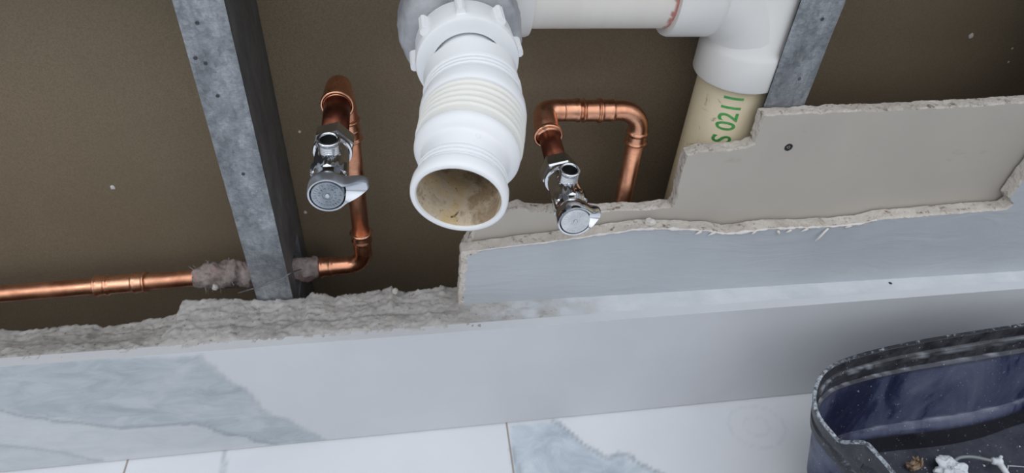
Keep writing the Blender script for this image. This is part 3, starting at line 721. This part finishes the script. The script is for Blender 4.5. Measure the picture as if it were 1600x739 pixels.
# flexible connector
fx = thing('flexible_connector', 'white corrugated plastic drain connector sticking out, open end stained brown inside', 'drain connector', (ex, -0.06, 0.36))
def ring_at(mb, secs, seg, mi=0, closed=False, caps=(False, False)):
    V = []; F = []
    for c_, t_, r_ in secs:
        t_ = Vector(t_).normalized(); n_ = (Vector((0, 0, 1)) - t_ * t_.z).normalized(); b_ = t_.cross(n_)
        for k in range(seg): a = 2 * PI * k / seg; V.append(Vector(c_) + (n_ * math.cos(a) + b_ * math.sin(a)) * r_)
    for i in range(len(secs) - 1):
        for k in range(seg): F.append((i * seg + k, i * seg + (k + 1) % seg, (i + 1) * seg + (k + 1) % seg, (i + 1) * seg + k))
    mb.add(V, F, mi)
nutc = Vector((ex + 0.0012, -0.0130, 0.4102)); nax = Vector((0.02, -1, -0.09)).normalized()
mb = MB()
lathe(mb, nutc, nax, [(0, 0.0275), (0.000, 0.0300), (0.002, 0.0312), (0.017, 0.0318), (0.0205, 0.0322), (0.0230, 0.0316), (0.0240, 0.0300), (0.0242, 0.0224), (0.022, 0.0220), (0.0, 0.0220)], 96, caps=(False, False))
for q in range(8):
    a = 2 * PI * (q + 0.17) / 8; n0 = Vector((0, 0, 1)); n0 = (n0 - nax * n0.dot(nax)).normalized(); b0 = nax.cross(n0); rv = n0 * math.cos(a) + b0 * math.sin(a); tv = nax.cross(rv)
    V = []
    for d_ in (0.0035, 0.0185):
        for r_, w_ in ((0.0295, 0.0032), (0.0340, 0.0026), (0.0352, 0.0013)):
            for s_ in (-1, 1): V.append(nutc + nax * d_ + rv * r_ + tv * w_ * s_)
    mb.add(V, [(0, 2, 3, 1), (2, 4, 5, 3), (6, 7, 9, 8), (8, 9, 11, 10), (0, 6, 8, 2), (2, 8, 10, 4), (4, 10, 11, 5), (5, 11, 9, 3), (3, 9, 7, 1)])
mb.build('slip_nut', white_pl, fx, sharp=35)
# body: stations along a bent axis (point, direction), profile radius
st = [Vector((0.0345, 0.002, 0.4118)), Vector((0.0348, -0.022, 0.4096)), Vector((0.0358, -0.045, 0.4052)), Vector((0.0355, -0.070, 0.4005)), Vector((0.0325, -0.095, 0.3985)), Vector((0.0270, -0.120, 0.3955)), Vector((0.0215, -0.1455, 0.3915))]
cv = catmull(st, 40); Lc = [0]
for i in range(1, len(cv)): Lc.append(Lc[-1] + (cv[i] - cv[i - 1]).length)
TOT = Lc[-1]
def on(d):
    d = max(0, min(TOT, d)); i = max(1, min(len(cv) - 1, int(np.searchsorted(Lc, d)))); t_ = (d - Lc[i - 1]) / (Lc[i] - Lc[i - 1] + 1e-12)
    p = cv[i - 1].lerp(cv[i], t_); a = max(0, i - 12); b = min(len(cv) - 1, i + 12); return p, (cv[b] - cv[a]).normalized()
prof = [(0.0185, 0.0214), (0.0420, 0.0216), (0.0440, 0.0222), (0.0478, 0.0262), (0.0482, 0.0278), (0.0490, 0.0285), (0.0505, 0.0284), (0.0580, 0.0286), (0.0615, 0.0288)]
for d in (0.0625, 0.0662, 0.0699): prof += [(d, 0.0274), (d + 0.0007, 0.0290), (d + 0.0016, 0.0294), (d + 0.0026, 0.0290), (d + 0.0032, 0.0274)]
prof += [(0.0738, 0.0288), (0.0760, 0.0298), (0.0800, 0.0305), (0.0860, 0.0308), (0.0890, 0.0306), (0.0904, 0.0298), (0.0910, 0.0282)]
for q in range(5):
    d = 0.0918 + q * 0.0045; e_ = 0.0303 - 0.0001 * q; prof += [(d, e_ - 0.0036), (d + 0.0004, e_ - 0.0012), (d + 0.0010, e_ - 0.0002), (d + 0.0018, e_), (d + 0.0026, e_ - 0.0003), (d + 0.0032, e_ - 0.0012), (d + 0.0036, e_ - 0.0036)]
prof += [(0.1152, 0.0240), (0.1162, 0.0240), (0.1163, 0.0276), (0.1170, 0.0288), (0.1180, 0.0291), (0.1200, 0.0289), (0.1222, 0.0278), (0.1240, 0.0258), (0.1246, 0.0246), (0.1256, 0.0238), (0.1275, 0.0234), (0.1330, 0.0231), (0.1355, 0.0230)]
bel = [(d_, r_) for d_, r_ in prof if 0.0912 < d_ < 0.1140]
pa = [(d_, r_) for d_, r_ in prof if d_ <= 0.0912]; pb = [(d_, r_) for d_, r_ in prof if d_ >= 0.1140]
mb = MB(); ring_at(mb, [(*on(d_), r_) for d_, r_ in [(0.0911, 0.0270)] + bel + [(0.1148, 0.0240), (0.1156, 0.0240)]], 96)
bl_ = mb.build('bellows', ivory, fx, sharp=38); bl_['label'] = 'ivory ridged bellows section'
mb = MB(); ring_at(mb, [(*on(d_), r_) for d_, r_ in pa + [(0.0912, 0.0262)]], 96); ring_at(mb, [(*on(d_), r_) for d_, r_ in [(0.1154, 0.0240)] + pb[1:]], 96)
bd = mb.build('corrugated_body', white_pl, fx, sharp=38)
prof2 = [(0.1340, 0.0226)]
d = 0.1350
for q in range(3): prof2 += [(d, 0.0229), (d + 0.0005, 0.0237), (d + 0.0016, 0.0239), (d + 0.0022, 0.0229)]; d += 0.0027
prof2 += [(d, 0.0236), (d + 0.0006, 0.0247), (d + 0.0022, 0.0253), (d + 0.0062, 0.0254), (d + 0.0086, 0.0250), (d + 0.0094, 0.0241), (d + 0.0092, 0.0224), (d + 0.0080, 0.0218)]
dend = d
def on2(d_):
    p, t_ = on(min(d_, TOT)); return p + t_ * max(0, d_ - TOT), t_
mb = MB(); ring_at(mb, [(*on2(d_), r_) for d_, r_ in prof2], 96); mb.build('end_rim', white_pl, fx, sharp=50)
mb = MB(); ring_at(mb, [(*on2(d_), r_) for d_, r_ in [(dend + 0.0082, 0.0219), (dend + 0.001, 0.0214), (0.1300, 0.0212), (0.1200, 0.0214), (0.1150, 0.0235), (0.1085, 0.0240), (0.1000, 0.0255), (0.082, 0.0255), (0.070, 0.0265), (0.064, 0.0250), (0.058, 0.0240), (0.046, 0.0180), (0.018, 0.0180)]], 72)
ins = mb.build('inner_lining', stained, fx); ins['label'] = 'dirty stained inside of the open end'
# moulded dot on the tail
p, t_ = on(0.128); n_ = (Vector((0, 0, 1)) - t_ * t_.z).normalized(); b_ = t_.cross(n_)
rv = (n_ * math.cos(-0.30) + b_ * math.sin(-0.30)).normalized(); rv2 = rv if rv.z > 0 else -rv
mb = MB(); lathe(mb, p + rv2 * 0.0230, rv2, [(0, 0.0014), (0.0005, 0.0014), (0.0005, 0.0009), (0.0002, 0.0008)], 20); mb.build('moulded_mark', white_pl, bd)

# ------------------------------------------------------------ plaster wad round the pipe at the stud
mb = MB()
def wad(mb, x0, x1, r0, seed, n=46, seg=48):
    V = []; F = []
    for i in range(n):
        t_ = i / (n - 1); x = x0 + (x1 - x0) * t_; c_ = lt(x); env = max(0.0, math.sin(PI * min(1, max(0, t_)))) ** 0.35
        for k in range(seg):
            a = 2 * PI * k / seg
            r = 0.0076 + env * r0 * (0.8 + 0.55 * fbm(x, math.cos(a) * 0.01 + seed, math.sin(a) * 0.01, 90, 5))
            V.append(c_ + Vector((0.002 * fbm(x, a * 0.01, seed, 200, 2), math.cos(a) * r * 0.9, math.sin(a) * r)))
    for i in range(n - 1):
        for k in range(seg): F.append((i * seg + k, i * seg + (k + 1) % seg, (i + 1) * seg + (k + 1) % seg, (i + 1) * seg + k))
    mb.add(V, F)
wad(mb, -0.2135, -0.150, 0.0075, 1.0); wad(mb, -0.1215, -0.0965, 0.0062, 5.0, 26); wad(mb, -0.152, -0.120, 0.003, 3.0, 20)
rn = random.Random(3)
for q in range(34):
    x = rn.uniform(-0.212, -0.155); c_ = lt(x); a = rn.uniform(0.0, PI * 1.9); dv = Vector((rn.uniform(-0.6, 0.4), math.cos(a) * 0.9, math.sin(a))).normalized()
    p0 = c_ + dv * 0.011; pts = [p0]; 
    for s_ in range(4): dv = (dv + Vector((rn.uniform(-.5, .5), rn.uniform(-.5, .5), rn.uniform(-.5, .5)))).normalized(); pts.append(pts[-1] + dv * rn.uniform(0.001, 0.0028))
    sweep(mb, pts, [0.0005, 0.00045, 0.0004, 0.0003, 0.0002], 5)
tag(mb.build('plaster_wad', fib), 'ragged grey fibrous plaster wad wrapped round the copper pipe at the left stud', 'plaster')
def nugget(name, c, r, mat, label, cat, seed, sq=(1, 1, 1), group=None):
    bm = bmesh.new(); bmesh.ops.create_icosphere(bm, subdivisions=3, radius=1); mb = MB()
    V = []
    for v in bm.verts:
        k_ = 1 + 0.35 * fbm(v.co.x + seed, v.co.y, v.co.z, 1.1, 3); V.append(Vector(c) + Vector((v.co.x * sq[0], v.co.y * sq[1], v.co.z * sq[2])) * r * k_)
    mb.add(V, [tuple(v.index for v in f.verts) for f in bm.faces]); bm.free(); return tag(mb.build(name, mat, smooth=False), label, cat, group)
p = py(336, 449, 0.052); nugget('plaster_crumb', (p.x, p.y, p.z), 0.0028, pale, 'small pale lump hanging below the plaster wad, left of the stud', 'plaster crumb', 2)
p = py(1017, 352, 0.004); nugget('plaster_crumb', (p.x, 0.0065, 0.3508 - 0.118 + 0.0015 + 0.0), 0.0042, white_gyp, 'white plaster chip lying on the cut ledge right of the right valve', 'plaster crumb', 6, (1.1, 0.8, 0.8))
p = py(617, 446, 0.02); nugget('plaster_crumb', (p.x, 0.019, 0.152), 0.0028, gypsum, 'small grey chip on the broken plaster edge below the white connector', 'plaster crumb', 9, (0.9, 0.9, 1.3))

# screws in the boards
def dscrew(u, v, y, r, label):
    p = py(u, v, y); mb = MB()
    lathe(mb, (p.x, y + 0.0008, p.z), (0, -1, 0), [(0, r), (0.0011, r), (0.0012, r * 0.86), (0.0009, r * 0.45), (0.0002, r * 0.3)], 28)
    for a in (0.5, 0.5 + PI / 2):
        c_, s_ = math.cos(a) * r * 0.55, math.sin(a) * r * 0.55; sweep(mb, [Vector((p.x - c_, y - 0.0003, p.z - s_)), Vector((p.x + c_, y - 0.0003, p.z + s_))], 0.0003, 6)
    lathe(mb, (p.x, y + 0.0008, p.z), (0, 1, 0), [(0, r * 0.45), (0.011, r * 0.4)], 12)
    return tag(mb.build('drywall_screw', screw_m, sharp=40), label, 'screw')
dscrew(1232, 230, 0.0150, 0.0035, 'dark drywall screw sunk in the bare grey board right of the drain pipe')
p = pz(1391, 443, 0.150); mb = MB(); lathe(mb, (p.x, p.y, 0.1492), (0, 0, 1), [(0, 0.0015), (0.0014, 0.0017), (0.0016, 0.0009)], 14)
tag(mb.build('nail_head', screw_m), 'tiny dark nail head on the pale ledge above the tile at right', 'nail')

# torn white paper and paint bead along the cut edge of the painted board
mb = MB(); edge = [Vector((a_[0], 0, a_[1])) for a_ in P([(745, 391), (790, 385), (860, 377), (930, 367), (1000, 357), (1060, 357), (1110, 360), (1135, 365), (1200, 357), (1300, 353), (1345, 349), (1372, 342)], 0.0)]
ce = []
for i in range(len(edge) - 1):
    k_ = max(2, int((edge[i + 1] - edge[i]).length / 0.0012)); ce += [edge[i].lerp(edge[i + 1], j / k_) for j in range(k_)]
V = []; rr_ = []; path = []
for p in ce:
    hgt = 0.0005 + 0.0017 * max(0, 0.25 + fbm(p.x, 0, 0, 75, 4)) * sm(0.05, 0.2, p.x); path.append(p + Vector((0, -0.0002, -0.0004 + 0.0008 * fbm(p.x, 3, 0, 90, 3)))); rr_.append(hgt)
sweep(mb, path, rr_, 8, fn=lambda i, a: 1 + 0.4 * nz(i * 0.2, a, 0, 1.7))
q0 = py(1294, 357, -0.001); sweep(mb, catmull([q0, q0 + Vector((-0.004, -0.002, -0.003)), q0 + Vector((-0.0075, -0.003, -0.009)), q0 + Vector((-0.009, -0.002, -0.013))], 5), [0.0011] * 10 + [0.0009, 0.0007, 0.0006, 0.0005, 0.0004, 0.0003], 6)
for (u, v, dx, dz) in ((1215, 360, 0.003, -0.005), (1096, 361, -0.006, -0.003), (1118, 362, -0.007, -0.0035), (1180, 361, -0.003, -0.003), (1236, 359, -0.005, -0.002), (1262, 357, -0.006, -0.0022), (1330, 352, -0.006, -0.0015)):
    q0 = py(u, v, -0.0006); sweep(mb, [q0, q0 + Vector((dx * 0.5, -0.001, dz * 0.4)), q0 + Vector((dx, -0.001, dz))], [0.0015, 0.0011, 0.0004], 6)
structure(mb.build('trim_3', white_gyp))

# ------------------------------------------------------------ rubber tub
rim = catmull([Vector((x, y, 0)) for x, y in [(.56, -.073), (.44, -.0835), (.372, -.0945), (.341, -.106), (.322, -.125), (.314, -.146), (.3195, -.172), (.330, -.205), (.338, -.25), (.343, -.30), (.358, -.345),
       (.40, -.378), (.50, -.385), (.62, -.375), (.71, -.352), (.745, -.31), (.752, -.24), (.745, -.155), (.715, -.095), (.65, -.068)]], 12, closed=True)
CT = Vector((0.535, -0.23, 0)); NR = len(rim); ZR = 0.1535
tb = thing('plastic_tub', 'dusty dark blue plastic tub with black rim standing on the floor', 'tub', (CT.x, CT.y, 0.0))
# arc-length ear position on the left side
earc = min(range(NR), key=lambda i: (rim[i] - Vector((.3325, -.222, 0))).length)
arcl = [0]
for i in range(1, NR): arcl.append(arcl[-1] + (rim[i] - rim[i - 1]).length)
def ear(i): d_ = arcl[i] - arcl[earc]; return 0.022 * (1 - sm(0.036, 0.056, abs(d_)))
def inset(p, k_):   # toward the centre by k_ metres
    v = (CT - p); return p + v.normalized() * k_
nzr = 34; V = []; mk = []
def wallpt(i, t_):
    z = 0.004 + (ZR + ear(i) - 0.004) * t_; k_ = 0.040 * (1 - z / ZR) if z < ZR else 0
    k_ += 0.007 * (1 - sm(0.053, 0.059, z))
    if z > 0.124: k_ -= 0.0028
    if 0.136 < z < 0.141: k_ += 0.0018
    p = inset(rim[i], k_ + 0.0); return Vector((p.x, p.y, z))
tl = [0, 0.08, 0.16, 0.22, 0.30, 0.325, 0.335, 0.345, 0.355, 0.365, 0.375, 0.39, 0.42, 0.48, 0.54, 0.6, 0.66, 0.70, 0.74, 0.77, 0.785, 0.80, 0.815, 0.83, 0.845, 0.86, 0.875, 0.887, 0.90, 0.912, 0.925, 0.94, 0.955, 0.97, 0.982, 0.993, 1.0]
mb = MB(); G = [[wallpt(i, t_) for i in range(NR)] for t_ in tl]
F = []; HZ = 0.1535
for j in range(len(tl) - 1):
    for i in range(NR):
        i2 = (i + 1) % NR; c_ = (G[j][i] + G[j + 1][i2]) / 2; da = arcl[i] - arcl[earc]
        if ((da + 0.010) / 0.023) ** 2 + ((c_.z - HZ) / 0.0115) ** 2 < 1: continue
        F.append((j * NR + i, j * NR + i2, (j + 1) * NR + i2, (j + 1) * NR + i))
mb.add([v for row in G for v in row], F); mb.v = [Vector(v) for v in mb.v]
dm = []
for v in mb.v:
    q_ = 0
    if 0.1238 < v.z < 0.1262 or 0.1385 < v.z < 0.1408: q_ = max(0, min(0.42, 0.02 + 0.8 * fbm(v.x, v.y, v.z, 150, 4)))
    if 0.057 < v.z < 0.061: q_ = max(0, min(0.5, 0.10 + 0.5 * fbm(v.x, v.y, v.z, 40, 4)))
    dm.append(q_)
mb.att = {'mask': dm}
sh = mb.build('shell', tub_m, tb, sharp=30); md = sh.modifiers.new('solid', 'SOLIDIFY'); md.thickness = 0.0028; md.offset = -1
mb = MB(); pth = [wallpt(i, 1.0) + Vector((0, 0, 0.0002)) + (CT - rim[i]).normalized() * 0.0012 for i in range(NR)]; pth.append(pth[0]); sweep(mb, pth, 0.0016, 10, fn=lambda i, a: 1 + 0.18 * nz(i * 0.3, a, 0, 1.3), start=(0, 0, 1)); rb = mb.build('rim', rim_dust, tb); rb['label'] = 'rim edge crusted with white dust'
mb = MB(); bp = [inset(rim[i], 0.0385) + Vector((0, 0, 0.030)) for i in range(NR)]; cc = sum(bp, Vector()) / NR
mb.add(bp + [cc] + [p - Vector((0, 0, 0.004)) for p in bp], [(i, (i + 1) % NR, NR) for i in range(NR)] + [tuple(NR + 1 + i for i in range(NR))] + [(i, NR + 1 + i, NR + 1 + (i + 1) % NR, (i + 1) % NR) for i in range(NR)]); mb.build('tub_floor', tub_bot, tb, smooth=False)

# scraps in the tub
zf = 0.0302
p = pz(1427, 727, zf + 0.004); mb = MB()
rn = random.Random(11)
for q in range(9):
    a = rn.uniform(0, 2 * PI); b0 = Vector((p.x + math.cos(a) * 0.004, p.y + math.sin(a) * 0.003, zf + 0.001)); sweep(mb, [b0, b0 + Vector((math.cos(a) * 0.003, math.sin(a) * 0.002, 0.005)), b0 + Vector((math.cos(a + 1) * 0.004, math.sin(a + 1) * 0.003, 0.010 + rn.uniform(-.002, .002)))], [0.0022, 0.0017, 0.0005], 6)
tag(mb.build('wood_splinter', debris_m, smooth=False), 'brown splintered scrap lying in the tub near its left end', 'debris')
# crumpled white scrap
p = pz(1483, 732, zf + 0.006); bm = bmesh.new(); bmesh.ops.create_icosphere(bm, subdivisions=4, radius=1); mb = MB(); V = []
for v in bm.verts:
    k_ = 1 + 0.5 * fbm(v.co.x, v.co.y, v.co.z, 1.6, 4); V.append((p.x + v.co.x * 0.0135 * k_, p.y - 0.004 + v.co.y * 0.013 * k_, max(zf, zf + 0.007 + v.co.z * 0.0085 * k_)))
mb.add(V, [tuple(v.index for v in f.verts) for f in bm.faces]); bm.free()
qq = pz(1467, 719, zf + 0.010); sweep(mb, catmull([qq, qq + Vector((0.004, -0.003, 0.001)), qq + Vector((0.010, -0.001, 0.001)), Vector((p.x + 0.004, p.y, zf + 0.011))], 5), 0.0016, 8)
tag(mb.build('crumpled_scrap', scrap, smooth=False), 'crumpled white plastic scrap on the tub bottom', 'scrap')
t3 = thing('plastic_tube', 'thin translucent tube with a knobbed end on the tub bottom', 'tube', pz(1520, 722, zf))
mb = MB(); tp = catmull([pz(1489, 722, zf + 0.008), pz(1500, 715, zf + 0.010), pz(1520, 714, zf + 0.010), pz(1550, 720, zf + 0.010)], 8); sweep(mb, tp, 0.0016, 12); mb.build('tube', tube_m, t3)
mb = MB(); e_ = tp[-1]; lathe(mb, e_ - Vector((0.0005, 0, 0)), (1, -0.25, 0), [(0, 0.0018), (0.0005, 0.0032), (0.0030, 0.0034), (0.0034, 0.0028), (0.0050, 0.0040), (0.0085, 0.0042), (0.0095, 0.0030)], 20)
lathe(mb, e_ + Vector((0.006, -0.001, 0)), (0.05, 0.2, 1), [(0, 0.0018), (0.007, 0.0014), (0.0072, 0.0005)], 12); lathe(mb, e_ + Vector((0.006, -0.001, 0)), (0.1, -1, -0.15), [(0, 0.003), (0.012, 0.0026), (0.02, 0.0026)], 16); mb.build('knob', scrap, t3)
mb = MB(); sweep(mb, catmull([pz(1572, 750, zf + .002), pz(1575, 730, zf + .003), pz(1578, 728, zf + .003), pz(1610, 730, zf + .003)], 6), 0.0004, 6); tag(mb.build('thin_wire', scrap), 'thin pale wire bent on the tub bottom at the right edge', 'wire')
# crumbs: nobody could count them
mb = MB(); rn = random.Random(5)
for q in range(520):
    x = rn.uniform(0.40, 0.72); y = rn.uniform(-0.30, -0.125); d_ = min((Vector((x, y, 0)) - r).length for r in rim[::6])
    if d_ < 0.055: continue
    if rn.random() > 0.35 + 1.2 * max(0, x - 0.45): continue
    s_ = 0.0004 + 0.0014 * rn.random() ** 3; a = rn.uniform(0, PI)
    V = [Vector((x, y, zf + 0.0002)) + Vector((math.cos(a + k_ * PI / 2) * s_ * rn.uniform(.6, 1.3), math.sin(a + k_ * PI / 2) * s_ * rn.uniform(.5, 1.2), 0)) for k_ in range(4)] + [Vector((x, y, zf + s_ * rn.uniform(.5, 1.2)))]
    mb.add(V, [(3, 2, 1, 0), (0, 1, 4), (1, 2, 4), (2, 3, 4), (3, 0, 4)])
tag(mb.build('plaster_crumbs', scrap, smooth=False), 'white plaster crumbs scattered over the tub bottom', 'crumbs', kind='stuff')
# flecks stuck on the cavity back at upper right
for i, (u, v, r_, lab) in enumerate(((1518, 56, 0.0022, 'largest white plaster fleck stuck on brown paper at upper right'), (1582, 76, 0.0009, 'tiny plaster fleck, upper one of two near the right edge of the cavity'), (1576, 97, 0.0009, 'tiny plaster fleck, lower one of two near the right edge of the cavity'), (176, 293, 0.0020, 'pale fleck on the brown paper left of the left stud'), (468, 206, 0.0011, 'small pale fleck between the left stud and the left valve, upper of two'), (477, 332, 0.0014, 'small pale fleck between the left stud and the left valve, lower of two'))):
    p = py(u, v, 0.1185); nugget('plaster_fleck', (p.x, 0.1188, p.z), r_, white_gyp, lab, 'plaster fleck', i, (1, 0.35, 1.2))
